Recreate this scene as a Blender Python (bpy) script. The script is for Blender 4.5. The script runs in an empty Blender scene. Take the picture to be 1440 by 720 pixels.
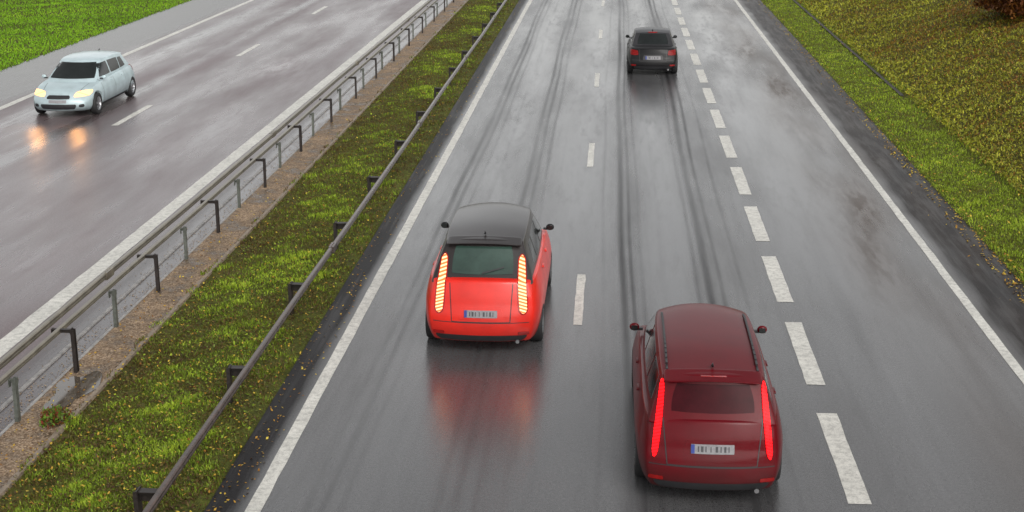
import bpy, bmesh, math, random
import numpy as np
from mathutils import Vector
from mathutils.bvhtree import BVHTree
random.seed(7); rng = np.random.default_rng(7)
S = bpy.context.scene; COL = S.collection
R = math.radians

# ------------------------------------------------------------------ helpers
def link(name, me, mat=None, parent=None):
    o = bpy.data.objects.new(name, me); COL.objects.link(o)
    if mat: 
        me.materials.clear(); me.materials.append(mat)
    if parent: o.parent = parent
    return o
def tag(o, label=None, cat=None, group=None, kind=None):
    if label: o['label'] = label
    if cat: o['category'] = cat
    if group: o['group'] = group
    if kind: o['kind'] = kind
    return o
def empty(name, loc, rz=0):
    o = bpy.data.objects.new(name, None); COL.objects.link(o)
    o.location = loc; o.rotation_euler = (0, 0, rz); o.empty_display_size = .2
    return o
def smooth(me, on=True):
    me.polygons.foreach_set('use_smooth', [on]*len(me.polygons)); me.update()
def mesh_py(verts, faces, sm=False, name='mesh'):
    me = bpy.data.meshes.new(name); me.from_pydata([tuple(v) for v in verts], [], faces); me.update()
    if sm: smooth(me)
    return me
def tri_mesh(V, F, attrs=None):
    me = bpy.data.meshes.new('mesh'); n = len(V); f = len(F); k = F.shape[1]
    me.vertices.add(n); me.vertices.foreach_set('co', V.astype(np.float32).ravel())
    me.loops.add(f*k); me.loops.foreach_set('vertex_index', F.astype(np.int32).ravel())
    me.polygons.add(f); me.polygons.foreach_set('loop_start', np.arange(0, f*k, k, dtype=np.int32))
    me.polygons.foreach_set('loop_total', np.full(f, k, dtype=np.int32))
    me.update(calc_edges=True)
    for a, v in (attrs or {}).items():
        at = me.attributes.new(a, 'FLOAT', 'POINT'); at.data.foreach_set('value', v.astype(np.float32))
    return me
def grid_mesh(xs, ys, zf, attrs=None):
    X, Y = np.meshgrid(xs, ys); Z = zf(X, Y); nx, ny = len(xs), len(ys)
    V = np.stack([X.ravel(), Y.ravel(), Z.ravel()], 1)
    i = np.arange(nx-1)[None, :] + nx*np.arange(ny-1)[:, None]; i = i.ravel()
    F = np.stack([i, i+1, i+1+nx, i+nx], 1)
    at = {k: f(X, Y).ravel() for k, f in (attrs or {}).items()}
    return tri_mesh(V, F, at)
def add_box(bm, c, s, rz=0):
    r = bmesh.ops.create_cube(bm, size=1)
    for v in r['verts']:
        x, y, z = v.co.x*s[0], v.co.y*s[1], v.co.z*s[2]
        v.co = Vector((c[0]+x*math.cos(rz)-y*math.sin(rz), c[1]+x*math.sin(rz)+y*math.cos(rz), c[2]+z))
def bm_mesh(bm, sm=False):
    bmesh.ops.recalc_face_normals(bm, faces=bm.faces)
    me = bpy.data.meshes.new('mesh'); bm.to_mesh(me); bm.free()
    if sm: smooth(me)
    return me
def nz(x, y, s=1.0, p=0.0):      # cheap smooth pseudo noise in -1..1
    x = x/s; y = y/s
    return (np.sin(1.7*x+.9*y+p)+np.sin(-1.1*x+2.3*y+2.1*p+1)+np.sin(3.1*x-1.9*y+.7*p+2)+np.sin(2.3*x+4.1*y+1.3*p+4)+np.sin(-4.7*x+3.3*y+p*3))/5

# ------------------------------------------------------------------ node materials
class N:
    def __init__(s, name):
        s.m = bpy.data.materials.new(name); s.m.use_nodes = True
        s.t = s.m.node_tree; s.p = s.t.nodes['Principled BSDF']
        s.co = s.t.nodes.new('ShaderNodeTexCoord')
    def new(s, t, **k):
        n = s.t.nodes.new(t)
        for a, v in k.items(): setattr(n, a, v)
        return n
    def l(s, a, b): s.t.links.new(a, b)
    def noise(s, scale, detail=4, rough=.55, sc=None):
        n = s.new('ShaderNodeTexNoise'); n.inputs['Scale'].default_value = scale
        n.inputs['Detail'].default_value = detail; n.inputs['Roughness'].default_value = rough
        src = s.co.outputs['Object']
        if sc:
            m = s.new('ShaderNodeMapping'); m.inputs['Scale'].default_value = sc; s.l(src, m.inputs[0]); src = m.outputs[0]
        s.l(src, n.inputs['Vector']); return n.outputs['Fac']
    def ramp(s, fac, stops):
        r = s.new('ShaderNodeValToRGB'); e = r.color_ramp.elements
        while len(e) < len(stops): e.new(.5)
        for el, (p, c) in zip(e, stops):
            el.position = p; el.color = (c, c, c, 1) if isinstance(c, (int, float)) else (*c, 1)
        s.l(fac, r.inputs[0]); return r.outputs[0]
    def mix(s, fac, a, b, mode='MIX'):
        m = s.new('ShaderNodeMix', data_type='RGBA', blend_type=mode)
        for sock, v in ((m.inputs['Factor'], fac), (m.inputs['A'], a), (m.inputs['B'], b)):
            if isinstance(v, (int, float)): sock.default_value = v if sock == m.inputs['Factor'] else (v, v, v, 1)
            elif isinstance(v, tuple): sock.default_value = (*v, 1)
            else: s.l(v, sock)
        return m.outputs['Result']
    def math(s, op, a, b=0.0, clamp=False):
        m = s.new('ShaderNodeMath', operation=op, use_clamp=clamp)
        for i, v in enumerate((a, b)):
            if isinstance(v, (int, float)): m.inputs[i].default_value = v
            else: s.l(v, m.inputs[i])
        return m.outputs[0]
    def attr(s, name):
        a = s.new('ShaderNodeAttribute'); a.attribute_name = name; return a.outputs['Fac']
    def set(s, **k):
        for a, v in k.items():
            sock = s.p.inputs[a.replace('_', ' ')]
            if isinstance(v, (int, float)): sock.default_value = v
            elif isinstance(v, tuple): sock.default_value = (*v, 1)
            else: s.l(v, sock)
        return s
    def bump(s, h, strength, dist):
        b = s.new('ShaderNodeBump'); b.inputs['Strength'].default_value = strength; b.inputs['Distance'].default_value = dist
        s.l(h, b.inputs['Height']); s.l(b.outputs[0], s.p.inputs['Normal']); return s

def mat_road(name, light, dark, r0, r1, sp0, sp1):
    n = N(name); t = n.attr('track')
    big = n.noise(.55, 5, .6, (1.0, .16, 1)); mid = n.noise(3.0, 4, .6, (1.6, .25, 1)); fine = n.noise(70, 3, .7); grit = n.noise(22, 4, .75)
    streak = n.noise(5.0, 5, .65, (1.4, .05, 1))
    tt = n.math('ADD', t, n.math('MULTIPLY', n.math('SUBTRACT', mid, .5), .5), True)
    tt = n.math('ADD', tt, n.math('MULTIPLY', n.math('SUBTRACT', streak, .5), .6), True)
    c = n.mix(tt, light, dark)
    c = n.mix(1.0, c, n.ramp(big, [(.3, .72), (.7, 1.25)]), 'MULTIPLY')
    c = n.mix(1.0, c, n.ramp(fine, [(.3, .35), (.7, 1.75)]), 'MULTIPLY')
    c = n.mix(1.0, c, n.ramp(grit, [(.3, .7), (.75, 1.4)]), 'MULTIPLY')
    c = n.mix(n.attr('dirt_and_reflection'), c, n.mix(1.0, (.046, .027, .016), n.ramp(fine, [(.3, .4), (.7, 1.6)]), 'MULTIPLY'))  # brown mixed into base colour: part dirt, part painted reflection
    rg = n.ramp(big, [(.35, r0*.7), (.65, r0*1.4)])
    rg = n.mix(tt, rg, r1)
    w = n.attr('wet'); w = n.math('MULTIPLY', w, n.ramp(mid, [(.35, .35), (.55, 1.0)])); rg = n.mix(w, rg, .11)
    sp = n.mix(tt, n.mix(1.0, sp0, n.ramp(big, [(.35, 1.25), (.65, .6)]), 'MULTIPLY'), sp1); sp = n.mix(w, sp, 1.0)
    sp = n.mix(n.attr('dirt_and_reflection'), sp, n.ramp(mid, [(.45, .04), (.62, .45)]))
    n.set(Base_Color=c, Roughness=rg, Specular_IOR_Level=sp)
    h = n.math('ADD', fine, n.math('MULTIPLY', grit, .8))
    b = n.new('ShaderNodeBump'); b.inputs['Distance'].default_value = .004
    n.l(n.math('SUBTRACT', .34, n.math('MULTIPLY', w, .24)), b.inputs['Strength']); n.l(h, b.inputs['Height']); n.l(b.outputs[0], n.p.inputs['Normal'])
    return n.m
M = {}
M['road'] = mat_road('wet_asphalt', (.078, .078, .080), (.017, .016, .017), .24, .40, .85, .05)
M['road_left'] = mat_road('wet_brown_asphalt', (.128, .101, .106), (.030, .026, .026), .32, .24, .42, .22)
def mat_paint(name, col):
    n = N(name); a = n.noise(9, 6, .75); b = n.noise(60, 3, .7); c = n.noise(1.2, 3)
    k = n.mix(1.0, n.ramp(a, [(.3, .50), (.55, 1.0)]), n.ramp(b, [(.25, .5), (.5, 1.0)]), 'MULTIPLY')
    k = n.mix(1.0, k, n.ramp(c, [(.3, .85), (.7, 1.05)]), 'MULTIPLY')
    n.set(Base_Color=n.mix(1.0, col, k, 'MULTIPLY'), Roughness=.45, Specular_IOR_Level=.35); n.bump(b, .25, .004); return n.m
M['line'] = mat_paint('worn_white_road_paint', (.68, .67, .62))
def mat_ground():
    n = N('grassy_soil'); a = n.noise(1.1, 6, .65); b = n.noise(14, 5, .7); h = n.attr('hill')
    g = n.ramp(b, [(.3, (.040, .036, .012)), (.5, (.075, .085, .018)), (.7, (.12, .14, .02))])
    o = n.ramp(b, [(.3, (.040, .032, .012)), (.5, (.085, .075, .018)), (.72, (.14, .125, .025))])
    c = n.mix(h, g, o); c = n.mix(1.0, c, n.ramp(a, [(.3, .6), (.7, 1.3)]), 'MULTIPLY')
    n.set(Base_Color=c, Roughness=.9, Specular_IOR_Level=.15); n.bump(b, .8, .05); return n.m
M['ground'] = mat_ground()
def mat_leafy(name, stops, rough=.5, trans=.3):
    n = N(name); t = n.attr('tint'); c = n.ramp(t, stops)
    n.set(Base_Color=c, Roughness=rough, Specular_IOR_Level=.25)
    d = n.new('ShaderNodeBsdfTranslucent'); n.l(c, d.inputs[0])
    mx = n.new('ShaderNodeMixShader'); mx.inputs[0].default_value = trans
    n.l(n.p.outputs[0], mx.inputs[1]); n.l(d.outputs[0], mx.inputs[2])
    n.l(mx.outputs[0], n.t.nodes['Material Output'].inputs[0]); return n.m
M['median_grass'] = mat_leafy('median_grass', [(0, (.075, .042, .02)), (.25, (.15, .105, .03)), (.45, (.12, .135, .024)), (.72, (.20, .31, .026)), (1, (.44, .56, .05))])
M['verge_grass'] = mat_leafy('verge_grass', [(0, (.13, .10, .022)), (.35, (.17, .22, .022)), (.7, (.29, .41, .03)), (1, (.48, .56, .06))])
M['lawn_grass'] = mat_leafy('lawn_grass', [(0, (.10, .20, .012)), (.5, (.20, .40, .016)), (1, (.34, .54, .028))])
M['bank_grass'] = mat_leafy('bank_weeds', [(0, (.13, .040, .014)), (.2, (.26, .105, .018)), (.42, (.25, .19, .024)), (.65, (.22, .25, .026)), (1, (.50, .49, .045))])
M['leaf'] = mat_leafy('fallen_leaf', [(0, (.20, .08, .02)), (.5, (.48, .27, .04)), (1, (.70, .55, .08))])
M['weed'] = mat_leafy('low_weed_leaf', [(0, (.20, .03, .015)), (.3, (.16, .05, .02)), (.5, (.09, .16, .02)), (1, (.16, .26, .03))])
M['shrub'] = mat_leafy('brown_shrub', [(0, (.04, .014, .006)), (.5, (.14, .045, .012)), (1, (.26, .11, .02))])
def mat_gravel():
    n = N('brown_gravel_concrete'); v = n.new('ShaderNodeTexVoronoi'); v.inputs['Scale'].default_value = 42; n.l(n.co.outputs['Object'], v.inputs['Vector'])
    a = n.noise(1.7, 5, .65); b = n.noise(30, 4, .7)
    c = n.ramp(v.outputs['Color'], [(.1, (.10, .060, .034)), (.5, (.23, .155, .092)), (.9, (.42, .32, .22))])
    c = n.mix(1.0, c, n.ramp(a, [(.38, .42), (.6, 1.1)]), 'MULTIPLY')
    n.set(Base_Color=c, Roughness=n.ramp(a, [(.36, .22), (.5, .75)])); n.bump(v.outputs['Distance'], .5, .01); return n.m
M['gravel'] = mat_gravel()
def mat_simple(name, col, rough=.5, metal=0.0, spec=.5, var=.25, sc=8, bump=0, coat=0):
    n = N(name); a = n.noise(sc, 5, .65)
    c = n.mix(1.0, col, n.ramp(a, [(.3, 1-var), (.7, 1+var)]), 'MULTIPLY')
    n.set(Base_Color=c, Roughness=n.ramp(a, [(.3, max(rough-.08, .02)), (.7, rough+.1)]), Metallic=metal, Specular_IOR_Level=spec, Coat_Weight=coat)
    if coat: n.p.inputs['Coat Roughness'].default_value = .06
    if bump: n.bump(n.noise(sc*8, 3), bump, .003)
    return n.m
M['pebble'] = mat_simple('pebble', (.28, .21, .145), .7, sc=40, var=.6)
M['concrete'] = mat_simple('wet_concrete', (.22, .175, .13), .55, sc=12, var=.4, bump=.4)
M['gutter'] = mat_simple('grey_gutter_concrete', (.26, .25, .24), .5, sc=9, var=.6, bump=.5)
M['puddle'] = mat_simple('puddle_water', (.075, .060, .045), .04, 0, 1.0, sc=5, var=.3)
M['steel_dark'] = mat_simple('weathered_dark_steel', (.10, .075, .065), .28, .65, sc=5, var=.5, bump=.15)
M['post_dark'] = mat_simple('dark_rusty_post', (.030, .024, .022), .5, .3, sc=14, var=.5, bump=.2)
M['steel_light'] = mat_simple('galvanised_steel', (.23, .21, .17), .36, .65, sc=4, var=.4, bump=.15)
M['post_light'] = mat_simple('galvanised_post', (.12, .13, .115), .5, .4, sc=14, var=.4, bump=.2)
M['bark'] = mat_simple('dark_stem', (.05, .03, .02), .8)
M['dark'] = mat_simple('damp_dark_channel', (.03, .024, .016), .6)
M['rubber'] = mat_simple('black_rubber', (.018, .018, .019), .7, sc=20)
M['trim'] = mat_simple('black_plastic_trim', (.02, .02, .022), .45, sc=20)
M['chrome'] = mat_simple('satin_chrome', (.3, .3, .31), .35, 1.0, var=.1)
M['rim'] = mat_simple('alloy_rim', (.42, .43, .45), .3, .9, var=.1)
M['glass'] = mat_simple('dark_tinted_glass', (.012, .015, .015), .08, 0, .45, sc=2, var=.3)
M['glass_red'] = mat_simple('dark_glass_with_red_cast', (.042, .002, .005), .22, 0, .12, sc=2, var=.3)
M['glass_green'] = mat_simple('greenish_tinted_glass', (.03, .055, .045), .08, 0, .6, sc=2, var=.3)
M['plate'] = mat_simple('pale_plate', (.24, .235, .245), .5, 0, .3, sc=30, var=.2)
M['plate_blue'] = mat_simple('blue_plate_strip', (.02, .04, .22), .4)
M['ink'] = mat_simple('dark_plate_print', (.05, .05, .055), .5)
M['lens_clear'] = mat_simple('clear_lamp_lens', (.35, .37, .38), .1, .3, .8)
M['lens_red'] = mat_simple('red_lamp_lens', (.25, .008, .008), .12, 0, .5)
def car_paint(name, col, metal=.0, coat=.5, dirt_amt=.35, spec=.3):
    n = N(name); a = n.noise(2.2, 5, .6); b = n.noise(160, 2); dr_ = n.noise(35, 4, .7)
    z = n.new('ShaderNodeSeparateXYZ'); n.l(n.co.outputs['Object'], z.inputs[0])
    dirt_and_reflection = n.math('MULTIPLY', n.ramp(n.math('ADD', z.outputs['Z'], n.math('MULTIPLY', a, .3)), [(.35, 1.0), (.85, 0.0)]), dirt_amt)  # only dirt here, low on the bodywork
    c = n.mix(1.0, col, n.ramp(a, [(.3, .85), (.7, 1.1)]), 'MULTIPLY')
    c = n.mix(dirt_and_reflection, c, (.035, .03, .028))
    n.set(Base_Color=c, Metallic=metal, Roughness=.42, Specular_IOR_Level=spec, Coat_Weight=coat, Coat_Roughness=n.ramp(dr_, [(.4, .05), (.65, .25)]))
    n.bump(dr_, .10, .003); return n.m
M['red'] = car_paint('bright_red_paint', (.66, .016, .007), 0, .45, .3); M['darkred'] = car_paint('deep_maroon_paint', (.100, .0012, .005), 0, .28, .5, .08)
M['black'] = car_paint('black_paint', (.009, .009, .010), 0, .15, .1, .15); M['silver'] = car_paint('pale_silver_paint', (.46, .57, .60), .2)
M['grey_roof'] = car_paint('grey_roof_paint', (.03, .03, .033), 0, .25); M['black_roof'] = car_paint('black_roof_paint', (.022, .018, .018), 0, .5)
def mat_lamp(name, base, hot, strength, bars, duty=(.35, .6), low=.14):
    n = N(name); z = n.new('ShaderNodeSeparateXYZ'); n.l(n.co.outputs['Object'], z.inputs[0])
    w = n.math('SINE', n.math('MULTIPLY', n.math('ADD', z.outputs['Z'], n.math('MULTIPLY', n.math('ABSOLUTE', z.outputs['X']), .35)), bars*2*math.pi)); w = n.math('MULTIPLY', n.math('ADD', w, 1.0), .5)
    k = n.ramp(w, [(duty[0], 0.0), (duty[1], 1.0)])
    n.set(Base_Color=base, Roughness=.3, Specular_IOR_Level=.15, Emission_Color=n.mix(k, base, hot), Emission_Strength=n.math('ADD', n.math('MULTIPLY', k, strength), strength*low)); return n.m
M['lamp_amber'] = mat_lamp('lit_amber_lamp_bars', (.95, .16, .04), (1.0, .56, .32), 1.5, 20, (.25, .8), low=.55)
M['lamp_red'] = mat_lamp('lit_red_lamp_bars', (.7, .002, .003), (1.0, .004, .008), 2.6, 26, (.05, .4), low=.25)
M['lamp_dim'] = mat_lamp('dim_red_lamp', (.16, .006, .006), (.3, .02, .02), .15, 12)
M['lamp_head'] = mat_lamp('lit_warm_headlamp', (1, .50, .18), (1.0, .55, .24), 1.4, 3, (0, .01))

# ------------------------------------------------------------------ terrain
PX = [-600, -200, -60, -30, -22.6, -21.78, -21.6, -8.3, -8.1, -7.5, -6.2, -4.95, -4.8, 7.5, 7.66, 8.6, 9.35, 9.9, 12, 20, 40, 100, 600]
PZ = [6, 4, 1.2, .4, .03, .005, -.04, -.04, -.04, .03, .09, .02, -.04, -.04, .012, -.02, -.08, .02, .70, 3.1, 8, 14, 20]
def zt(x, y):
    z = np.interp(x, PX, PZ)
    a = np.clip((x-9.6)/4, 0, 1)*.14 + np.clip((-22.5-x)/4, 0, 1)*.08 + np.clip(1-np.abs(x+6.2)/1.2, 0, 1)*.03
    return z + a*(nz(x, y, 2.2)+.5*nz(x, y, .9, 2))
xs = np.unique(np.round(np.concatenate([[-600, -300, -150, -90, -60, -45], np.arange(-36, 36, .25), PX[1:-1], [-7.45, 48, 60, 80, 150, 300, 600]]), 3))
ys = np.unique(np.concatenate([[-200, -80, -40, -15, 0], np.arange(6, 110, .5), np.arange(110, 200, 6), [250, 400, 700, 1500]]))
g = link('ground', grid_mesh(xs, ys, zt, {'hill': lambda X, Y: np.clip((X-9.3+.5*nz(X, Y, 1.5))/.8, 0, 1)*.9 + np.clip(1-np.abs(X+7.2)/.6, 0, 1)*.6}), M['ground'])
smooth(g.data); tag(g, kind='structure')

# roads
def lane_track(X, Y, L):
    t = np.zeros_like(X)
    for xc, w, s in L:
        dx = X-(xc+.05*np.sin(Y*.11+xc)+.02*np.sin(Y*.37+2*xc))
        t = np.maximum(t, s*np.exp(-(np.abs(dx)/w)**2.4)*(.80+.2*np.sin(Y*.23+xc*5)))
    return t
TR = [(-3.52, .07, .75), (-3.34, .06, .8), (-3.12, .05, .5), (-3.40, .26, .3), (-2.02, .07, .75), (-1.82, .06, .7), (-1.9, .26, .3), (-1.58, .05, .5), (-2.75, .05, .3),
      (.30, .08, .95), (.48, .05, .85), (.68, .05, .55), (.45, .3, .3), (1.70, .05, .6), (1.90, .09, .95), (2.12, .05, .75), (1.9, .3, .3), (4.15, .15, .2), (5.6, .15, .2), (-.1, .04, .35), (2.5, .04, .35), (1.1, .05, .15)]
def trk(X, Y):
    t = lane_track(X, Y, TR)*np.where(X < -.5, np.clip((Y-14)/18, .35, 1), np.clip((Y-8)/14, .5, 1))
    e = 1/(1+np.exp(-(X-6.55+.10*nz(X, Y, 1.2))*9)); e2 = 1/(1+np.exp((X+4.42)*22))
    return np.clip(np.maximum(t, np.maximum(e*1.25, e2*1.1)), 0, 1.25)
def wet(X, Y):
    c = 4.25+.25*np.sin(Y*.09); w = np.exp(-((X-c)/.75)**2)*np.clip(.65+1.0*nz(X*2.0, Y*.45, 2.0, 1), 0, 1)
    s = np.clip((X-6.5)/.4, 0, 1)*np.clip(-.55+1.2*nz(X*1.5, Y*.6, 1.3, 3), 0, 1)*.4
    m = (np.exp(-((X+2.7)/.5)**2)*.8+np.exp(-((X-1.2)/.5)**2)*.9+np.exp(-((X+.6)/.7)**2)*.9)*np.clip(.65+.5*nz(X*2, Y*.25, 1.3, 5), 0, 1)
    m += np.exp(-((X-5.4)/.5)**2)*np.clip(.1+nz(X*2, Y*.5, 1.1, 7), 0, 1)*.5
    return np.clip(w+s+m, 0, 1)
def dirt_and_reflection(X, Y):
    a = np.exp(-((X-5.55)/.95)**2)*np.clip(.66+.6*nz(X*1.6, Y*.35, 1.7, 2), 0, 1)*np.clip((Y-15)/12, .4, 1)  # right lane: brown reflection of unmodelled trees, painted into the base colour
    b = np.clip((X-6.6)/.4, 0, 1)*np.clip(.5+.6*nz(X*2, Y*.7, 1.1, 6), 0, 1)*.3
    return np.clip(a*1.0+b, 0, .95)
yr = np.concatenate([[-200, -60, -20, 0], np.arange(8, 120, .5), np.arange(120, 260, 5), [400, 700, 1500]])
rd = link('road', grid_mesh(np.arange(-4.82, 7.641, .035), yr, lambda X, Y: X*0, {'track': trk, 'wet': wet, 'dirt_and_reflection': dirt_and_reflection}), M['road']); tag(rd, kind='structure')
TL = [(-17.4, .4, .9), (-15.4, .3, .7), (-12.9, .25, .2), (-11.1, .25, .2)]
def trkl(X, Y):
    t = lane_track(X, Y, TL)*np.clip(.75+.5*nz(X, Y, 9), 0, 1)
    e = 1/(1+np.exp((X+18.9+.2*nz(X, Y, 2))*5)); e2 = 1/(1+np.exp(-(X+9.05+.06*nz(X, Y, .6))*14))
    return np.clip(np.maximum(t, np.maximum(e*1.15, e2*.7)), 0, 1.15)
def wetl(X, Y):
    return np.clip(lane_track(X, Y, TL)*.7 + np.exp(-((X+11.9)/1.6)**2)*np.clip(.1+.5*nz(X, Y*.3, 1.5), 0, 1) + np.clip((X+8.9)/.2, 0, 1)*.5, 0, 1)
rl = link('road', grid_mesh(np.arange(-21.8, -8.10, .05), yr, lambda X, Y: X*0, {'track': trkl, 'wet': wetl, 'dirt_and_reflection': lambda X, Y: np.clip(.10+.2*nz(X, Y*.3, 2.5, 4), 0, 1)*.5}), M['road_left']); tag(rl, kind='structure')
def marking(name, xc, w, y0, y1, parent):
    n = max(2, int((y1-y0)/.25)); n = min(n, 700); ysn = np.linspace(y0, y1, n)
    jit = rng.normal(0, .004, (2, n))
    V = []; 
    for k, y in enumerate(ysn): V += [(xc-w/2+jit[0, k], y, .004), (xc+w/2+jit[1, k], y, .004)]
    F = [(2*k, 2*k+1, 2*k+3, 2*k+2) for k in range(n-1)]
    return link(name, mesh_py(V, F), M['line'], parent)
marking('edge_line', -4.23, .19, -20, 300, rd); marking('edge_line', 6.33, .17, -20, 300, rd)
marking('edge_line', -9.68, .34, -20, 300, rl); marking('edge_line', -18.6, .24, -20, 300, rl)
for k in range(-2, 32): marking('exit_lane_dash', 3.15, .28, 15.95+3.97*k, 18.82+3.97*k, rd)
for k in range(-1, 9): marking('lane_dash', -.48, .15, 22.4+12.1*k, 25.3+12.1*k, rd)
for k in range(-1, 7): marking('lane_dash', -14.2, .2, 38.9+13.8*k, 42.2+13.8*k, rl)

# gravel strip + lip, gutter, drain
def zgs(X, Y): return .045+.012*nz(X, Y, .8)
def loft_y(prof, ys):
    V = []; F = []; m = len(prof)
    for y in ys: V += [(x, y, z) for x, z in prof]
    for k in range(len(ys)-1):
        for j in range(m-1): a = k*m+j; F.append((a, a+m, a+m+1, a+1))
    return mesh_py(V, F)
gs = link('gravel_strip', grid_mesh(np.arange(-8.17, -7.46, .07), np.concatenate([[-40], np.arange(6, 120, .3), [200, 300]]), zgs), M['gravel']); tag(gs, kind='structure'); smooth(gs.data)
link('side_face', loft_y([(-8.175, -.03), (-8.17, .05)], [-40, 300]), M['gravel'], gs)
link('concrete_lip', loft_y([(-7.475, .02), (-7.47, .075), (-7.40, .078), (-7.385, .0)], [-40, 300]), M['concrete'], gs)
gt = link('gutter_edge', loft_y([(-8.245, -.005), (-8.24, .035), (-8.18, .04), (-8.178, -.02)], [-40, 300]), M['gutter'], gs)
link('gutter_edge', loft_y([(-8.66, -.005), (-8.65, .022), (-8.59, .024), (-8.58, -.005)], [-40, 300]), M['gutter'], gs)
dr = link('drainage_channel', loft_y([(9.33, -.04), (9.35, -.06), (9.36, -.20), (9.42, -.20), (9.43, -.05), (9.45, -.03)], [45.8, 130]), M['dark']); tag(dr, kind='structure')
link('channel_bed', loft_y([(9.35, -.05), (9.43, -.05)], [45.9, 130]), M['dark'], dr)
pv = [(-7.80+.27*math.cos(a)*(1+.25*math.sin(3*a)+.12*math.sin(7*a+1)), 18.75+.85*math.sin(a)*(1+.2*math.sin(2*a+1)+.1*math.cos(5*a)), .061) for a in [2*math.pi*k/60 for k in range(60)]]
pu = link('puddle', mesh_py(pv, [tuple(range(60))]), M['puddle']); tag(pu, kind='structure')

# ------------------------------------------------------------------ ground cover
def scatter(n, x0, x1, y0, y1, p=1.6):      # denser close by
    u = rng.random(n); e = 1-p
    y = (y0**e+u*(y1**e-y0**e))**(1/e); x = x0+(x1-x0)*rng.random(n); return x, y
def blades(name, x, y, h, w, tint, mat, label, cat, lean=.6):
    n = len(x); a = rng.random(n)*2*np.pi; la = rng.random(n)*2*np.pi; ln = h*lean*rng.random(n)
    z = np.where((x > -8.1) & (x < -7.42), .05, zt(x, y)-.01); sx, sy = np.cos(a)*w/2, np.sin(a)*w/2; lx, ly = np.cos(la)*ln, np.sin(la)*ln
    V = np.empty((n, 5, 3))
    V[:, 0] = np.stack([x-sx, y-sy, z], 1); V[:, 1] = np.stack([x+sx, y+sy, z], 1)
    V[:, 2] = np.stack([x+.8*sx+.35*lx, y+.8*sy+.35*ly, z+.6*h], 1); V[:, 3] = np.stack([x-.8*sx+.35*lx, y-.8*sy+.35*ly, z+.6*h], 1)
    V[:, 4] = np.stack([x+lx, y+ly, z+h*(1-.25*rng.random(n))], 1)
    b = (5*np.arange(n))[:, None]
    F = np.concatenate([b+[0, 1, 2], b+[0, 2, 3], b+[3, 2, 4]]) 
    o = link(name, tri_mesh(V.reshape(-1, 3), F, {'tint': np.repeat(np.clip(tint, 0, 1), 5)}), mat); tag(o, label, cat, kind='stuff'); return o
def leaf_quads(x, y, z, s, tilt, tint):
    n = len(x); a = rng.random(n)*2*np.pi; tx = rng.normal(0, tilt, n); ty = rng.normal(0, tilt, n)
    ux, uy, uz = np.cos(a)*s, np.sin(a)*s, tx*s; vx, vy, vz = -np.sin(a)*s*.6, np.cos(a)*s*.6, ty*s*.6
    P = np.stack([x, y, z], 1); U = np.stack([ux, uy, uz], 1); Vv = np.stack([vx, vy, vz], 1)
    V = np.empty((n, 4, 3)); V[:, 0] = P-U; V[:, 1] = P-Vv; V[:, 2] = P+U; V[:, 3] = P+Vv
    V[:, 2, 2] += s*.15
    F = (4*np.arange(n))[:, None]+[0, 1, 2, 3]
    return tri_mesh(V.reshape(-1, 3), F, {'tint': np.repeat(np.clip(tint, 0, 1), 4)})
# median
x, y = scatter(160000, -7.62, -4.84, 12, 100)
cl = nz(x, y, .55, 3); big = nz(x, y, 2.6, 1); sm = nz(x, y, .22, 6)
ed = np.minimum(x+7.42, -4.84-x)
keep = (rng.random(len(x)) < np.clip(.24+ed*1.1+.6*cl+.5*sm, .06, 1)) & (x > -7.50+.12*nz(x*0, y, .5, 4)); x, y, cl, big, ed, sm = x[keep], y[keep], cl[keep], big[keep], ed[keep], sm[keep]
h = (.02+.03*rng.random(len(x))+.06*np.clip(cl, 0, 1)+.035*np.clip(big, 0, 1)+.025*np.clip(sm, 0, 1))*(1+.003*y)
near = np.exp(-((y-22.5)/4.5)**2)*.24      # lusher patch
blades('grass', x, y, h, .012*(1+y*.02), .32+.40*big+.36*cl+.22*sm+.2*rng.normal(size=len(x))+.35*np.clip(ed-.6, -.5, .35)+near, M['median_grass'], 'tufted olive green grass covering the median between the two guardrails', 'grass', .9)
x, y = scatter(30000, -7.40, -4.86, 12, 90)      # small broad leaved herbs and moss between the tufts
m = nz(x, y, .7, 2)+.3*rng.normal(size=len(x)) > -.1; x, y = x[m], y[m]
o = link('ground_cover', leaf_quads(x, y, zt(x, y)+.02+.04*rng.random(len(x)), (.010+.014*rng.random(len(x)))*(1+y*.008), .5, .30+.3*nz(x, y, 1.3, 8)+.25*rng.normal(size=len(x))), M['median_grass']); tag(o, 'low broad leaved herbs and moss among the median grass', 'ground cover', kind='stuff')
# near verge right
x, y = scatter(90000, 7.62, 9.9, 20, 105); cl = nz(x, y, .7, 5); sm = nz(x, y, .25, 6)
fade = rng.random(len(x)) < np.clip((10.1-x)/.7, 0, 1)*np.clip(.75+.4*sm, .2, 1)*np.clip((x-7.5)/.25, .3, 1); x, y, cl, sm = x[fade], y[fade], cl[fade], sm[fade]
m = ~((x > 9.34) & (x < 9.44) & (y > 45.5)); x, y, cl, sm = x[m], y[m], cl[m], sm[m]
blades('grass', x, y, .03+.05*rng.random(len(x))+.03*np.clip(cl, 0, 1), .014*(1+y*.018), .46+.24*cl+.16*sm+.19*rng.normal(size=len(x))+.14*nz(x, y, 3), M['verge_grass'], 'bright green grass strip along the right road shoulder', 'grass', .9)
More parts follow.
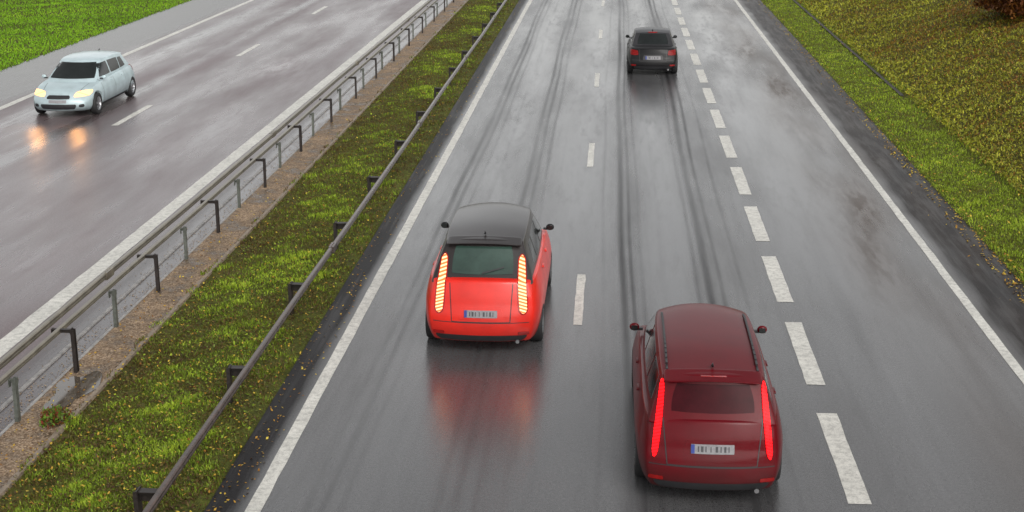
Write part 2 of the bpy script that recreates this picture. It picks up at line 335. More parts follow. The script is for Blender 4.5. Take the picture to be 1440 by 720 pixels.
# bank: small broad leafed weeds
x, y = scatter(340000, 9.5, 27, 26, 110, 1.35); cl = nz(x, y, .9, 1); big = nz(x, y, 3.5, 4); sm = nz(x, y, .35, 9)
m = (x < .37*y+1.5); x, y, cl, big, sm = x[m], y[m], cl[m], big[m], sm[m]
hh = (.02+.13*np.clip(.5+.5*cl+.4*sm, 0, 1.2))*rng.random(len(x))**.5+.02
ti = .54+.22*big+.16*cl+.20*sm+.19*rng.normal(size=len(x))-.50*np.clip((x-13)/5, 0, 1)*np.clip((y-38)/12, 0, 1)+.16*np.clip((11.5-x)/2, 0, 1)
o = link('ground_cover', leaf_quads(x, y, zt(x, y)+hh, (.012+.014*rng.random(len(x)))*(1+y*.012), .8, ti), M['bank_grass']); tag(o, 'yellowish green and rusty brown weeds covering the right embankment', 'ground cover', kind='stuff')
# lawn
x, y = scatter(110000, -36, -21.7, 44, 112, 1.3); cl = nz(x, y, 1.2, 8)
m = (x > -.66*y+4); x, y, cl = x[m], y[m], cl[m]
blades('grass', x, y, .05+.05*rng.random(len(x)), .04, .45+.2*cl+.2*nz(x, y, 4)+.15*rng.normal(size=len(x)), M['lawn_grass'], 'smooth bright green lawn beyond the far left carriageway', 'grass', .8)
# fallen leaves
x, y = scatter(5200, -8.1, -4.4, 12, 90); z = np.where(x < -7.45, .068, np.where(x > -4.82, .008, zt(x, y)+.05+.03*rng.random(len(x))))
o = link('fallen_leaves', leaf_quads(x, y, z, .013+.014*rng.random(len(x)), .35, rng.random(len(x))), M['leaf']); tag(o, 'small yellow and brown leaves scattered over the median grass and gravel', 'leaves', kind='stuff')
x, y = scatter(11000, 6.9, 26, 24, 105); m = (x < .37*y+1.5) & (rng.random(len(x)) < np.clip((x-6.7)/4, .14, 1)); x, y = x[m], y[m]
x2, y2 = scatter(1500, 7.3, 7.75, 20, 90); x = np.concatenate([x, x2]); y = np.concatenate([y, y2])
o = link('fallen_leaves', leaf_quads(x, y, np.where(x < 7.66, .010, zt(x, y)+.08+.06*rng.random(len(x))), .018+.018*rng.random(len(x)), .35, .30+.65*rng.random(len(x))), M['leaf']); tag(o, 'yellow autumn leaves scattered over the right embankment and shoulder', 'leaves', kind='stuff')
# pebbles
n = 9000; x, y = scatter(n, -8.16, -7.4, 12, 60); x = np.where(rng.random(n) < .3, -8.26-.25*np.abs(rng.normal(size=n)), x); s = .006+.011*rng.random(n)**2; z = np.where(x < -8.17, s*.5, .05+s*.3)
P = np.stack([x, y, z], 1); D = np.array([[1, 0, 0], [0, 1, 0], [-1, 0, 0], [0, -1, 0], [0, 0, .7]])
V = P[:, None]+D[None]*s[:, None, None]*(.7+.6*rng.random((n, 5, 1))); b = (5*np.arange(n))[:, None]
o = link('gravel', tri_mesh(V.reshape(-1, 3), np.concatenate([b+[0, 1, 4], b+[1, 2, 4], b+[2, 3, 4], b+[3, 0, 4]])), M['pebble']); tag(o, 'loose brown grit and pebbles lying along the left guardrail base', 'gravel', kind='stuff')
# weed and shrub
def bush(name, loc, rad, hgt, n, s, mat, label, cat, stems=9):
    r = empty(name, loc); tag(r, label, cat)
    bm = bmesh.new()
    for k in range(stems):
        a = random.random()*6.28; q = Vector((math.cos(a)*rad*.6*random.random(), math.sin(a)*rad*.6*random.random(), hgt*(.6+.4*random.random())))
        m = bmesh.ops.create_cone(bm, segments=5, radius1=.012*hgt+.002, radius2=.003, depth=q.length, cap_ends=True)
        rot = Vector((0, 0, 1)).rotation_difference(q)
        for v in m['verts']: v.co = rot @ (v.co+Vector((0, 0, q.length/2)))
    link('stem', bm_mesh(bm), M['bark'], r)
    th = rng.random(n)*6.28; rr = rad*np.sqrt(rng.random(n))*(.75+.35*np.sin(th*3+1)*rng.random(n)); zz = hgt*(.1+.9*rng.random(n))*np.sqrt(np.clip(1.15-(rr/rad)**2, .05, 1))
    link('foliage', leaf_quads(np.cos(th)*rr, np.sin(th)*rr, zz, s*(.6+.8*rng.random(n)), .8, rng.random(n)), mat, r)
bush('weed', (-7.60, 17.6, .05), .27, .20, 520, .024, M['weed'], 'low green and reddish weed beside the puddle at the gravel edge, lower left', 'weed')
bush('shrub', (15.5, 54.0, float(zt(np.array(15.5), np.array(54.0)))-.05), 2.3, 1.4, 11000, .06, M['shrub'], 'rusty brown leafy shrub on the upper right embankment', 'shrub', 24)

# ------------------------------------------------------------------ guardrails
def rail_mesh(xc, zc, y0, y1, hh=.075, dd=.045):
    pr = [(-dd, -hh*.7), (-dd*.6, -hh), (dd*.6, -hh), (dd, -hh*.65), (dd, -hh*.2), (dd*.55, 0), (dd, hh*.2), (dd, hh*.65), (dd*.6, hh), (-dd*.6, hh), (-dd, hh*.7), (-dd, -hh*.7)]
    V = []; F = []; m = len(pr); yy = np.arange(y0, y1+.1, 4.0)
    for y in yy:
        j = .012*math.sin(y*1.3); V += [(xc+x+j, y, zc+z+.006*math.sin(y*.9)) for x, z in pr]
    for k in range(len(yy)-1):
        for j in range(m-1): a = k*m+j; F.append((a, a+m, a+m+1, a+1))
    return mesh_py(V, F)
def post_mesh(h, s=1, w=.10):
    bm = bmesh.new(); q = w/2-.004
    add_box(bm, (0, 0, h/2-.15), (.008, w, h+.3)); add_box(bm, (s*.027, q, h/2-.15), (.046, .008, h+.3)); add_box(bm, (s*.027, -q, h/2-.15), (.046, .008, h+.3))
    add_box(bm, (s*.048, q-.010, h/2-.15), (.008, .012, h+.29)); add_box(bm, (s*.048, -q+.010, h/2-.15), (.008, .012, h+.29))
    return bm_mesh(bm)
def bracket_mesh(x0, x1, z, w=.075, drop=.078):
    bm = bmesh.new(); c = (x0+x1)/2
    add_box(bm, (c, 0, z), (abs(x1-x0), w, .012)); add_box(bm, (c, 0, z-.006-drop/2), (abs(x1-x0)*.98, .01, drop)); add_box(bm, (x1, 0, z-.05), (.012, w+.012, .12))
    add_box(bm, (x0, .0, z-.02), (.018, w+.04, .08))
    return bm_mesh(bm)
gr = empty('guardrail', (-5.05, 0, 0)); tag(gr, 'low dark steel guardrail between the median grass and the right carriageway', 'guardrail')
link('rail', rail_mesh(0, .63, -13.5, 146.5, .055, .038), M['steel_dark'], gr)
def sleeve(y, xc, zc, mat, par, hh=.065):
    bm = bmesh.new(); add_box(bm, (xc, y, zc), (.092, .34, hh*2+.012)); 
    for yy in (-.1, 0, .1): add_box(bm, (xc, y+yy, zc+hh+.008), (.02, .02, .012))
    link('rail_joint', bm_mesh(bm), mat, par)
pm, bk = post_mesh(.60, -1, .14), bracket_mesh(-.01, .24, .59, .12, .12)
pm.materials.append(M['post_dark']); bk.materials.append(M['post_dark'])
for k in range(33):
    y = 6.5+4*k; p = link('post', pm, None, gr); p.location = (-.30, y, 0); p.rotation_euler = (random.uniform(-.02, .02), random.uniform(-.02, .02), random.uniform(-.05, .05))
    b = link('bracket', bk, None, p)
for k in range(10): sleeve(12.6+12*k, 0, .63, M['steel_dark'], gr, .055)
gl = empty('guardrail', (-8.12, 0, 0)); tag(gl, 'grey double rail guardrail on closely spaced posts beside the left carriageway', 'guardrail')
link('rail', rail_mesh(-.34, .76, -13.5, 166.5, .058, .038), M['steel_light'], gl); link('rail', rail_mesh(-.13, .70, -13.5, 166.5, .045, .030), M['steel_light'], gl)
pd = post_mesh(.73, 1, .085); pl = post_mesh(.69, -1, .075); bd = bracket_mesh(.0, -.30, .725, .06, .05); bl = bracket_mesh(-.0, -.10, .66, .05, .04)
pd.materials.append(M['post_dark']); pl.materials.append(M['post_light']); bd.materials.append(M['post_dark']); bl.materials.append(M['post_light'])
for k in range(68):
    y = 5.6+2*k+.04*math.sin(k*3.3); d = (k % 2 == 1)
    p = link('post', pd if d else pl, None, gl); p.location = (random.uniform(-.012, .012)+(.06 if d else 0), y, 0); p.rotation_euler = (random.uniform(-.02, .02), random.uniform(-.015, .015), random.uniform(-.08, .08))
    link('bracket', bd if d else bl, None, p)
for k in range(10): sleeve(10.3+12*k, -.34, .76, M['steel_light'], gl, .058)

# ------------------------------------------------------------------ cars
def lattice(xi, sj, tk, F):
    nx, ny, nzz = len(xi)-1, len(sj)-1, len(tk)-1; idx = {}; V = []
    def v(i, j, k):
        if (i, j, k) not in idx: idx[(i, j, k)] = len(V); V.append(F(xi[i], sj[j], tk[k]))
        return idx[(i, j, k)]
    Fc = []
    for i in range(nx):
        for j in range(ny):
            for k in (0, nzz): Fc.append((v(i, j, k), v(i+1, j, k), v(i+1, j+1, k), v(i, j+1, k)))
        for k in range(nzz):
            for j in (0, ny): Fc.append((v(i, j, k), v(i+1, j, k), v(i+1, j, k+1), v(i, j, k+1)))
    for j in range(ny):
        for k in range(nzz):
            for i in (0, nx): Fc.append((v(i, j, k), v(i, j+1, k), v(i, j+1, k+1), v(i, j, k+1)))
    bm = bmesh.new(); bv = [bm.verts.new(p) for p in V]
    for f in Fc: bm.faces.new([bv[q] for q in f])
    return bm_mesh(bm)
def ev(me, levels, cutters=()):
    o = bpy.data.objects.new('tmp', me); COL.objects.link(o)
    m = o.modifiers.new('s', 'SUBSURF'); m.levels = levels; m.render_levels = levels
    cs = []
    for c in cutters:
        co = bpy.data.objects.new('cut', c); COL.objects.link(co); cs.append(co)
        b = o.modifiers.new('b', 'BOOLEAN'); b.operation = 'DIFFERENCE'; b.object = co; b.solver = 'EXACT'
    dg = bpy.context.evaluated_depsgraph_get(); dg.update()
    r = bpy.data.meshes.new_from_object(o.evaluated_get(dg))
    for q in cs+[o]: bpy.data.objects.remove(q)
    smooth(r); return r
def ip(x, pts): return float(np.interp(x, [p[0] for p in pts], [p[1] for p in pts]))
def cyl(x0, x1, r, y, z, n=40):
    bm = bmesh.new(); m = bmesh.ops.create_cone(bm, segments=n, radius1=r, radius2=r, depth=abs(x1-x0), cap_ends=True)
    for v in m['verts']: v.co = Vector((v.co.z+(x0+x1)/2, v.co.x+y, v.co.y+z))
    return bm_mesh(bm)
def lathe_x(prof, n=36):
    V = []; F = []; m = len(prof)
    for a in range(n):
        t = 2*math.pi*a/n; V += [(x, r*math.cos(t), r*math.sin(t)) for x, r in prof]
    for a in range(n):
        b = (a+1) % n
        for j in range(m-1): F.append((a*m+j, b*m+j, b*m+j+1, a*m+j+1))
    return mesh_py(V, F, True)
WR = .325
tyre_me = lathe_x([(-.10, .20), (-.105, .25), (-.10, .30), (-.08, .32), (-.03, WR), (.03, WR), (.08, .32), (.10, .30), (.105, .25), (.10, .20)]); tyre_me.materials.append(M['rubber'])
def rim_mesh():
    bm = bmesh.new()
    for a in range(10):
        t = a*math.pi/5+(.1 if a % 2 else -.1); r = bmesh.ops.create_cube(bm, size=1)
        for v in r['verts']:
            x, y, z = v.co.x*.03+.075, v.co.y*.028, v.co.z*.16+.115
            v.co = Vector((x, y*math.cos(t)-z*math.sin(t), y*math.sin(t)+z*math.cos(t)))
    me = bm_mesh(bm); 
    l = lathe_x([(.03, .15), (.02, .19), (.095, .215), (.10, .20), (.085, .19), (.0, .17)]); h = lathe_x([(.085, .001), (.09, .03), (.07, .05), (0, .05)])
    bm = bmesh.new(); bm.from_mesh(me); bm.from_mesh(l); bm.from_mesh(h); r = bpy.data.meshes.new('rim'); bm.to_mesh(r); bm.free(); r.materials.append(M['rim']); return r
rim_me = rim_mesh(); disc_me = lathe_x([(.0, .0005), (.0, .21)]); disc_me.materials.append(M['trim'])

def make_car(name, loc, rz, label, cat, c):
    root = empty(name, loc, rz); tag(root, label, cat, c.get('group'))
    L, W, H = c['L'], c['W']/2, c['H']; bz = c['belt']; zb = .20
    top = c['top']      # (s, z)
    plan = [(0, .86), (.03, .92), (.08, .97), (.2, 1), (.78, 1), (.9, .965), (.96, .90), (1, .80)]
    sec = [(0, .90), (.15, .97), (.4, 1.0), (.62, .995), (.85, .955), (1, .90)]
    def FB(xi, s, t):
        zt_ = ip(s, top)-.035*abs(xi)**2.5
        z = zb+t*(zt_-zb); w = W*ip(s, plan)*ip(t, sec); y = -L/2+s*L
        kr = max(0, 1-s/.16); kf = max(0, 1-(1-s)/.16)
        y += kr*(.13*abs(xi)**2.6+ip(t, c['rearp'])); y -= kf*(.22*abs(xi)**2.4+ip(t, [(0, .10), (.15, .02), (.4, 0), (.6, .02), (.85, .08), (1, .2)]))
        return (xi*w, y, z)
    X7 = [-1, -.95, -.75, -.4, 0, .4, .75, .95, 1]
    cage = lattice(X7, [0, .02, .07, .15, .25, .36, .48, .6, .7, .8, .89, .95, .985, 1], [0, .06, .2, .4, .6, .62, .8, .95, 1], FB)
    ya, yf = -L/2+c['ra'], L/2-.88
    cuts = [cyl(sx*(W-.26), sx*(W+.3), .375, yy, WR) for sx in (-1, 1) for yy in (ya, yf)]
    body = ev(cage, 2, cuts)
    cb = c['cab']       # yb_rear, yt_rear, yt_front, yb_front
    tw = c.get('tw', .70)
    def FC(xi, s, t):
        yb = cb[0]+s*(cb[3]-cb[0]); yt = cb[1]+s*(cb[2]-cb[1]); tt = t**.92
        y = yb+(yt-yb)*tt; e = max(0, 1-s/.25); f = max(0, 1-(1-s)/.25)
        y += .10*e*abs(xi)**2.3 - .20*f*abs(xi)**2.2
        w = W*(.885+(tw-.885)*t**1.15)*ip(s, [(0, .955), (.2, .99), (.5, 1), (.8, .985), (1, .92)])
        zlow = bz-.10; zh = H-.05*abs(xi)**2-ip(s, c.get('roof', [(0, .07), (.3, .01), (.6, 0), (.85, .02), (1, .07)]))
        return (xi*w, y, zlow+t*(zh-zlow))
    cab = ev(lattice(X7, [0, .03, .12, .3, .5, .7, .88, .97, 1], [0, .1, .35, .65, .9, .97, 1], FC), 2)
    bo = link('body', body, c['paint'], root); ca = link('cabin', cab, c.get('cabin', c['paint']), root)
    bm = bmesh.new(); bm.from_mesh(body); bm.from_mesh(cab); T = BVHTree.FromBMesh(bm); bm.free()
    def hit(a, b, d):
        O, D = {'rear': (Vector((a, -9, b)), Vector((0, 1, 0))), 'front': (Vector((a, 9, b)), Vector((0, -1, 0))),
                'right': (Vector((9, a, b)), Vector((-1, 0, 0))), 'left': (Vector((-9, a, b)), Vector((1, 0, 0))), 'top': (Vector((a, b, 9)), Vector((0, 0, -1)))}[d]
        p, n, _, _ = T.ray_cast(O, D)
        if p is None:
            q = O+D*(9-(L/2 if d in ('rear', 'front') else W)*.9); p, n, _, _ = T.find_nearest(q)
        if n.dot(D) > 0: n = -n
        return p, n, D
    def patch(nm, q, d, off, mat, par=root, r=.3, nu=12, nv=8, label=None):
        V = []; F = []; bd = {}
        for j in range(nv+1):
            for i in range(nu+1):
                u, v = 2*i/nu-1, 2*j/nv-1
                u2, v2 = u*math.sqrt(1-r*v*v/2), v*math.sqrt(1-r*u*u/2); s, t = (u2+1)/2, (v2+1)/2
                a = (1-t)*((1-s)*q[0][0]+s*q[1][0])+t*((1-s)*q[3][0]+s*q[2][0]); b = (1-t)*((1-s)*q[0][1]+s*q[1][1])+t*((1-s)*q[3][1]+s*q[2][1])
                p, n, D = hit(a, b, d); V.append(p+n*off)
        k = nu+1
        for j in range(nv):
            for i in range(nu): F.append((j*k+i, j*k+i+1, (j+1)*k+i+1, (j+1)*k+i))
        ring = [i for i in range(k)]+[j*k+nu for j in range(1, nv+1)]+[nv*k+i for i in range(nu-1, -1, -1)]+[j*k for j in range(nv-1, 0, -1)]
        base = len(V); V += [V[i]+D*(off+.02) for i in ring]; m = len(ring)
        for i in range(m): F.append((ring[i], base+i, base+(i+1) % m, ring[(i+1) % m]))
        b_ = bmesh.new(); bv = [b_.verts.new(x) for x in V]
        for f in F: b_.faces.new([bv[z] for z in f])
        me = bm_mesh(b_, True); o = link(nm, me, mat, par)
        if hasattr(me, 'set_sharp_from_angle'): me.set_sharp_from_angle(angle=.9)
        if label: o['label'] = label
        return o
    def strip(nm, pts, w, d, mat, off=.0025, par=root):
        P = []
        for (a, b), (a2, b2) in zip(pts, pts[1:]):
            n = max(2, int(math.hypot(a2-a, b2-b)/.05)); l = math.hypot(a2-a, b2-b); px, py = -(b2-b)/l*w/2, (a2-a)/l*w/2
            P.append([(a+(a2-a)*k/n, b+(b2-b)*k/n, px, py) for k in range(n+1)])
        V = []; F = []
        for seg in P:
            b0 = len(V)
            for a, b, px, py in seg:
                for sg in (-1, 1):
                    p, n_, D = hit(a+sg*px, b+sg*py, d); V.append(p+n_*off)
            for k in range(len(seg)-1): q = b0+2*k; F.append((q, q+1, q+3, q+2))
        return link(nm, mesh_py(V, F), mat, par)
    rw = c['rw']; patch('rear_window', rw, 'rear', .006, c.get('glass', M['glass']), r=.16, nu=18, nv=10)
    patch('windscreen', c['ws'], 'front', .006, c.get('glass', M['glass']), r=.12, nu=18, nv=12)
    for sd in ('left', 'right'):
        for q in c['sw']: patch('side_window', q, sd, .005, M['glass'], r=.12, nu=12, nv=6)
        for xs_ in c['seams']: strip('door_seam', [(xs_, .30), (xs_, bz-.02)], .012, sd, M['trim'])
        strip('sill_trim', [(ya+.42, .25), (yf-.42, .25)], .07, sd, M['trim'], .006)
        sx = -1 if sd == 'left' else 1
        for hy in c['handles']: patch('door_handle', [(hy-.09, bz-.17), (hy+.09, bz-.17), (hy+.09, bz-.135), (hy-.09, bz-.135)], sd, .022, c['paint'], r=.5, nu=8, nv=3)
        mi = bmesh.new(); bmesh.ops.create_cube(mi, size=1)
        for v in mi.verts: v.co = Vector((v.co.x*.17+sx*(W-.02), v.co.y*.10*(1.2 if v.co.x*sx < 0 else .8)+cb[3]-.52, v.co.z*.14+bz+.03))
        mo = link('wing_mirror', ev(bm_mesh(mi), 2), c.get('mirror', c['paint']), root)
        gm = bmesh.new(); add_box(gm, (sx*(W-.02), cb[3]-.570, bz+.03), (.09, .006, .07)); link('mirror_glass', bm_mesh(gm), M['glass'], mo)
        am = bmesh.new(); add_box(am, (sx*(W-.09), cb[3]-.50, bz-.005), (.10, .05, .035)); link('mirror_arm', bm_mesh(am), M['trim'], mo)
        tq = c['tail'] if sd == 'right' else [(-a, b) for a, b in c['tail']]
        if c.get('surround'): 
            q0, q1, q2, q3 = c['tail']; sq = [(q0[0]-.02, q0[1]-.02), (q1[0]+.02, q1[1]-.02), (q2[0]+.02, q2[1]+.02), (q3[0]-.02, q3[1]+.02)]
            patch('taillight_surround', sq if sd == 'right' else [(-a, b) for a, b in sq], 'rear', .007, M['lens_red'], r=c.get('tr', .4), nu=8, nv=20)
        tl = patch('taillight', tq, 'rear', .016, c['tailmat'], r=c.get('tr', .4), nu=8, nv=20)
        hq = [(sx*.40*W/.9, .60), (sx*.80*W/.9, .62), (sx*.82*W/.9, .78), (sx*.44*W/.9, .74)]
        patch('headlight', hq, 'front', .012, c['headmat'], r=.5, nu=12, nv=8)
        patch('reflector', [(sx*.58, .34), (sx*.76, .34), (sx*.76, .39), (sx*.58, .39)], 'rear', .010, M['lens_red'], r=.3, nu=6, nv=3)
        patch('fog_lamp', [(sx*.60, .32), (sx*.74, .33), (sx*.74, .42), (sx*.60, .41)], 'front', .008, M['trim'], r=.7, nu=6, nv=5)
    zp = c['plate']
    patch('tailgate_recess', [(-.36, zp-.09), (.36, zp-.09), (.33, zp+.10), (-.33, zp+.10)], 'rear', .004, c.get('recess', M['trim']), r=.25)
    pt = patch('number_plate', [(-.26, zp-.056), (.26, zp-.056), (.26, zp+.056), (-.26, zp+.056)], 'rear', .014, M['plate'], r=.04)
    patch('blue_strip', [(-.258, zp-.053), (-.215, zp-.053), (-.215, zp+.053), (-.258, zp+.053)], 'rear', .017, M['plate_blue'], par=pt, r=0, nu=2, nv=2)
    for bx_, bw in ((-.17, .016), (-.125, .03), (-.08, .014), (-.02, .012), (.05, .03), (.10, .014), (.15, .026), (.195, .012)):
        patch('plate_mark', [(bx_-bw/2, zp-.034), (bx_+bw/2, zp-.034), (bx_+bw/2, zp+.034), (bx_-bw/2, zp+.034)], 'rear', .0165, M['ink'], par=pt, r=0, nu=1, nv=2)
    patch('rear_bumper_trim', [(-.62*W/.9, .23), (.62*W/.9, .23), (.70*W/.9, .33), (-.70*W/.9, .33)], 'rear', .008, M['trim'], r=.15, nu=18)
    strip('bumper_seam', [(-.76, .54), (.76, .54)], .012, 'rear', M['trim'])
    g_ = c['gate']; strip('tailgate_seam', [(-g_[0], g_[3]), (-g_[1], g_[2]), (g_[1], g_[2]), (g_[0], g_[3])], .014, 'rear', M['trim'])
    patch('brake_lamp', [(-.16, c['bl']), (.16, c['bl']), (.16, c['bl']+.025), (-.16, c['bl']+.025)], 'rear', .012, M['lens_red'], r=.2, nu=8, nv=2)
    patch('front_grille', [(-.36, .56), (.36, .56), (.32, .66), (-.32, .66)], 'front', .006, M['trim'], r=.3)
    patch('air_intake', [(-.50, .27), (.50, .27), (.55, .42), (-.55, .42)], 'front', .006, M['trim'], r=.3)
    fp = patch('number_plate', [(-.26, .455), (.26, .455), (.26, .535), (-.26, .535)], 'front', .014, M['plate'], r=.04)
    for sx in (-1, 1): strip('bonnet_seam', [(sx*.60*W/.9, cb[3]-.05), (sx*.52*W/.9, L/2-.42)], .012, 'top', M['trim'])
    if c.get('wiper'):
        strip('rear_wiper', [(0, rw[0][1]+.01), (.34, rw[0][1]+.09)], .018, 'rear', M['trim'], .022)
    if c.get('spoiler'):
        yt = cb[1]; sp = lattice([-1, -.8, 0, .8, 1], [0, .2, .8, 1], [0, .3, .7, 1], lambda xi, s, t: (xi*W*tw*.93, yt-.13+.06*abs(xi)**2+s*.30, H-.10-.045*abs(xi)**2+(t-.5)*(.012+.035*s)+.035*s))
        link('spoiler', ev(sp, 2), c.get('cabin', c['paint']), root)
    if c.get('rails'):
        for sx in (-1, 1):      # rails lie on the roof, following its height
            bm = bmesh.new(); n = 14; pts = []
            for k in range(n+1):
                yy = cb[1]+.22+k/n*(cb[2]-cb[1]-.75); xx = sx*(W*tw-.085)
                p, _, _ = hit(xx, yy, 'top'); pts.append(p+Vector((0, 0, .022 if 0 < k < n else -.01)))
            for a, b in zip(pts, pts[1:]): add_box(bm, (a+b)/2, (.026, (b-a).length*1.02, .022))
            link('roof_rail', bm_mesh(bm), M['trim'], root)
    am = bmesh.new(); q = bmesh.ops.create_cone(am, segments=10, radius1=.03, radius2=.004, depth=.06, cap_ends=True)
    for v in q['verts']: v.co = Vector((v.co.x*.6, v.co.y*2-(v.co.z+.03)*.9+cb[1]+.22, v.co.z+H+.0))
    link('roof_antenna', bm_mesh(am, True), M['trim'], root)
    for sx in (-1, 1):
        for yy in (ya, yf):
            w_ = link('wheel', tyre_me, None, root); w_.location = (sx*(W-.115), yy, WR); w_.rotation_euler = (random.random()*3, 0, 0 if sx > 0 else math.pi)
            link('rim', rim_me, None, w_); link('brake_disc', disc_me, None, w_)
    ex = cyl(0, .12, .03, 0, 0, 16)
    for v in ex.vertices: v.co = Vector((v.co.y+W*.6, v.co.x-L/2+.10, v.co.z+.215))
    link('exhaust_pipe', ex, M['chrome'], root)
    return root

RP = [(0, .09), (.15, .01), (.35, 0), (.5, .03), (.62, .07), (.85, .11), (1, .17)]
hatch = dict(L=4.25, W=1.84, H=1.50, belt=.98, ra=.74, rearp=RP,
    top=[(0, .97), (.06, 1.0), (.25, 1.0), (.6, .97), (.72, .95), (.8, .90), (.93, .80), (1, .68)],
    cab=(-1.93, -1.45, .38, 1.22), rw=[(-.60, 1.02), (.60, 1.02), (.50, 1.36), (-.50, 1.36)], ws=[(-.70, .99), (.70, .99), (.55, 1.39), (-.55, 1.39)],
    sw=[[(-1.45, 1.04), (-.98, 1.02), (-.98, 1.34), (-1.28, 1.33)], [(-.92, 1.02), (-.10, 1.01), (-.10, 1.38), (-.92, 1.36)], [(-.02, 1.01), (.82, 1.0), (.42, 1.35), (-.02, 1.38)]],
    seams=[-.98, -.05, .98], handles=[-.80, .14], tail=[(.55, .60), (.80, .62), (.80, 1.0), (.58, .96)], tailmat=M['lamp_amber'], headmat=M['lens_clear'], plate=.66, gate=(.50, .46, .53, .97), bl=1.395, wiper=True, spoiler=True)
def up(q, dz): return [(a, b+dz) for a, b in q]
c1 = dict(hatch, L=4.7, W=1.92, H=1.78, belt=1.20, paint=M['red'], cabin=M['black_roof'], glass=M['glass_green'], mirror=M['black'], recess=M['red'], ra=.85, surround=True,
    top=[(0, 1.19), (.06, 1.22), (.25, 1.22), (.6, 1.19), (.72, 1.16), (.8, 1.10), (.93, .98), (1, .82)],
    cab=(-2.16, -1.62, .85, 1.50), tw=.67, rw=[(-.50, 1.24), (.50, 1.24), (.46, 1.61), (-.46, 1.61)], ws=[(-.68, 1.22), (.68, 1.22), (.52, 1.65), (-.52, 1.65)],
    sw=[up(q, .23) for q in hatch['sw']], tail=[(.60, .68), (.735, .68), (.660, 1.48), (.560, 1.48)], tr=.55, plate=.68, gate=(.50, .46, .55, 1.19), bl=1.655)
make_car('hatchback_car', (-1.97, 20.8+2.35, 0), 0, 'bright red hatchback with black roof and glowing amber rear lamps in the left lane', 'car', c1)
c2 = dict(hatch, L=4.85, W=1.85, H=1.66, belt=1.10, ra=.95, paint=M['darkred'], glass=M['glass_red'], cab=(-2.27, -2.02, .80, 1.55), tw=.69, rw=[(-.52, 1.16), (.52, 1.16), (.45, 1.48), (-.45, 1.48)], ws=[(-.70, 1.13), (.70, 1.13), (.53, 1.54), (-.53, 1.54)],
    top=[(0, 1.09), (.06, 1.12), (.25, 1.12), (.6, 1.09), (.72, 1.07), (.8, 1.02), (.93, .90), (1, .76)],
    sw=[[(-1.88, 1.19), (-1.12, 1.17), (-1.12, 1.50), (-1.78, 1.48)], [(-1.05, 1.17), (-.10, 1.16), (-.10, 1.53), (-1.05, 1.51)], [(-.02, 1.16), (1.05, 1.14), (.66, 1.49), (-.02, 1.53)]], seams=[-1.08, -.05, 1.1], handles=[-.86, .14],
    tail=[(.65, .62), (.74, .62), (.635, 1.50), (.57, 1.50)], tr=.7, tailmat=M['lamp_red'], plate=.76, gate=(.60, .54, .55, 1.08), bl=1.55, rails=True, recess=M['darkred'], mirror=M['darkred'], wiper=False)
make_car('estate_car', (1.31, 15.7+2.40, 0), 0, 'deep maroon estate car with tall lit red rear lamps, nearest the camera', 'car', c2)
c3 = dict(hatch, L=4.5, W=1.78, H=1.44, belt=.95, paint=M['black'], cabin=M['grey_roof'], cab=(-1.75, -1.05, .40, 1.28), top=[(0, .93), (.06, .97), (.2, .98), (.6, .94), (.72, .92), (.8, .88), (.93, .78), (1, .66)],
    rw=[(-.56, 1.0), (.56, 1.0), (.46, 1.32), (-.46, 1.32)], ws=[(-.66, .97), (.66, .97), (.52, 1.33), (-.52, 1.33)],
    sw=[[(-1.05, 1.0), (-.75, .99), (-.75, 1.30), (-.90, 1.27)], [(-.68, .99), (-.05, .98), (-.05, 1.33), (-.68, 1.31)], [(.03, .98), (.85, .97), (.45, 1.29), (.03, 1.33)]], seams=[-.72, .0, 1.0], tail=[(.50, .70), (.78, .70), (.78, .88), (.52, .86)], tailmat=M['lamp_dim'], plate=.62, gate=(.48, .46, .50, .90), bl=1.345, wiper=False, spoiler=False)
make_car('saloon_car', (1.44, 49.0+2.25, 0), 0, 'black saloon car with dull red rear lamps, farthest up the middle lane', 'car', c3)
c4 = dict(hatch, L=4.7, W=1.90, H=1.52, cab=(-2.12, -1.62, .45, 1.38), paint=M['silver'], tailmat=M['lens_red'], headmat=M['lamp_head'], recess=M['trim'])
sc_ = make_car('hatchback_car', (-16.2, 39.8+2.35, 0), math.pi, 'pale silver hatchback with lit headlights coming down the left carriageway', 'car', c4)
for sx in (-1, 1):
    sl = bpy.data.lights.new('headlamp_beam', 'SPOT'); sl.energy = 36; sl.spot_size = R(60); sl.spot_blend = .9; sl.shadow_soft_size = .22; sl.color = (1, .42, .10)
    so = bpy.data.objects.new('headlamp_beam', sl); COL.objects.link(so); so.parent = sc_; so.location = (sx*.62, 2.50, .68); so.rotation_euler = (R(70), 0, 0)

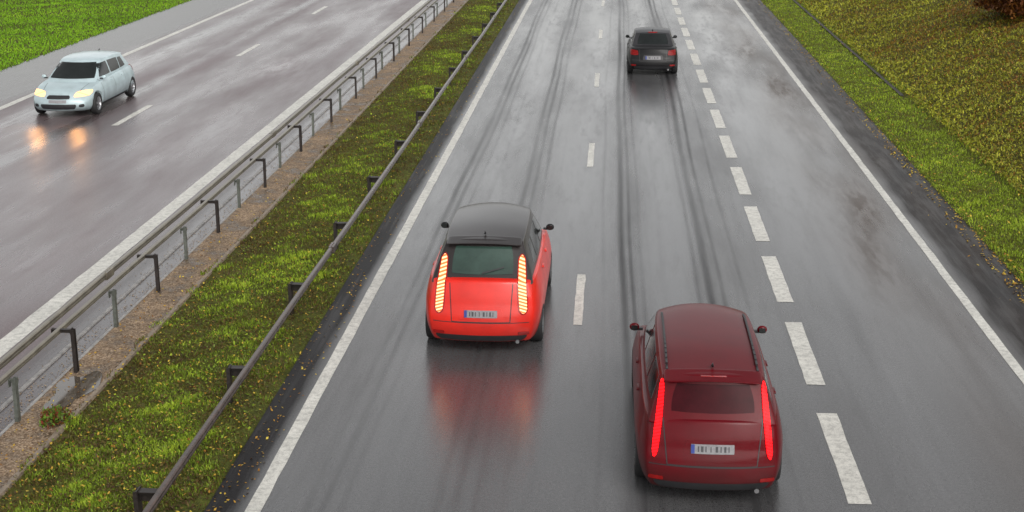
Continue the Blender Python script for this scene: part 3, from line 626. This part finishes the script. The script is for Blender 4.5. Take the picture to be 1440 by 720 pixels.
# ------------------------------------------------------------------ light, sky, camera
w = bpy.data.worlds.new('World'); S.world = w; w.use_nodes = True; nt = w.node_tree; bg = nt.nodes['Background']
sky = nt.nodes.new('ShaderNodeTexSky'); sky.sky_type = 'NISHITA'; sky.sun_disc = False
EL, AZ = R(42), R(150)
sky.sun_elevation = EL; sky.sun_rotation = AZ; sky.air_density = 1.2; sky.dust_density = 4; sky.ozone_density = 1
hs = nt.nodes.new('ShaderNodeHueSaturation'); hs.inputs['Saturation'].default_value = .12
nt.links.new(sky.outputs[0], hs.inputs['Color'])
tc = nt.nodes.new('ShaderNodeTexCoord'); no = nt.nodes.new('ShaderNodeTexNoise'); no.inputs['Scale'].default_value = 2.2; no.inputs['Detail'].default_value = 5
nt.links.new(tc.outputs['Generated'], no.inputs['Vector'])
rp = nt.nodes.new('ShaderNodeValToRGB'); rp.color_ramp.elements[0].position = .3; rp.color_ramp.elements[0].color = (.72, .71, .70, 1); rp.color_ramp.elements[1].position = .7; rp.color_ramp.elements[1].color = (1.25, 1.23, 1.20, 1)
nt.links.new(no.outputs['Fac'], rp.inputs[0])
sz = nt.nodes.new('ShaderNodeSeparateXYZ'); nt.links.new(tc.outputs['Generated'], sz.inputs[0])
mr = nt.nodes.new('ShaderNodeMapRange'); mr.inputs['From Min'].default_value = .14; mr.inputs['From Max'].default_value = .62; mr.inputs['To Min'].default_value = 2.5; mr.inputs['To Max'].default_value = 1.0
nt.links.new(sz.outputs['Z'], mr.inputs['Value'])
mx = nt.nodes.new('ShaderNodeMix'); mx.data_type = 'RGBA'; mx.blend_type = 'MULTIPLY'; mx.inputs['Factor'].default_value = 1
nt.links.new(hs.outputs[0], mx.inputs['A']); nt.links.new(rp.outputs[0], mx.inputs['B'])
m2 = nt.nodes.new('ShaderNodeMix'); m2.data_type = 'RGBA'; m2.blend_type = 'MULTIPLY'; m2.inputs['Factor'].default_value = 1
nt.links.new(mx.outputs['Result'], m2.inputs['A']); nt.links.new(mr.outputs[0], m2.inputs['B']); nt.links.new(m2.outputs['Result'], bg.inputs[0])
bg.inputs[1].default_value = .13
ld = bpy.data.lights.new('sun', 'SUN'); ld.energy = .8; ld.angle = R(25); ld.color = (1, .97, .93)
lo = bpy.data.objects.new('sun', ld); COL.objects.link(lo)
d = Vector((math.sin(AZ)*math.cos(EL), math.cos(AZ)*math.cos(EL), math.sin(EL))); lo.rotation_euler = d.to_track_quat('Z', 'Y').to_euler()
cd = bpy.data.cameras.new('camera'); co = bpy.data.objects.new('camera', cd); COL.objects.link(co)
co.location = (0, 0, 7.77); co.rotation_euler = (R(90-16.34), 0, R(4.05)); cd.sensor_width = 36; cd.lens = 49.45; cd.clip_end = 4000
S.camera = co
S.view_settings.view_transform = 'Standard'; S.view_settings.look = 'None'; S.view_settings.exposure = 0
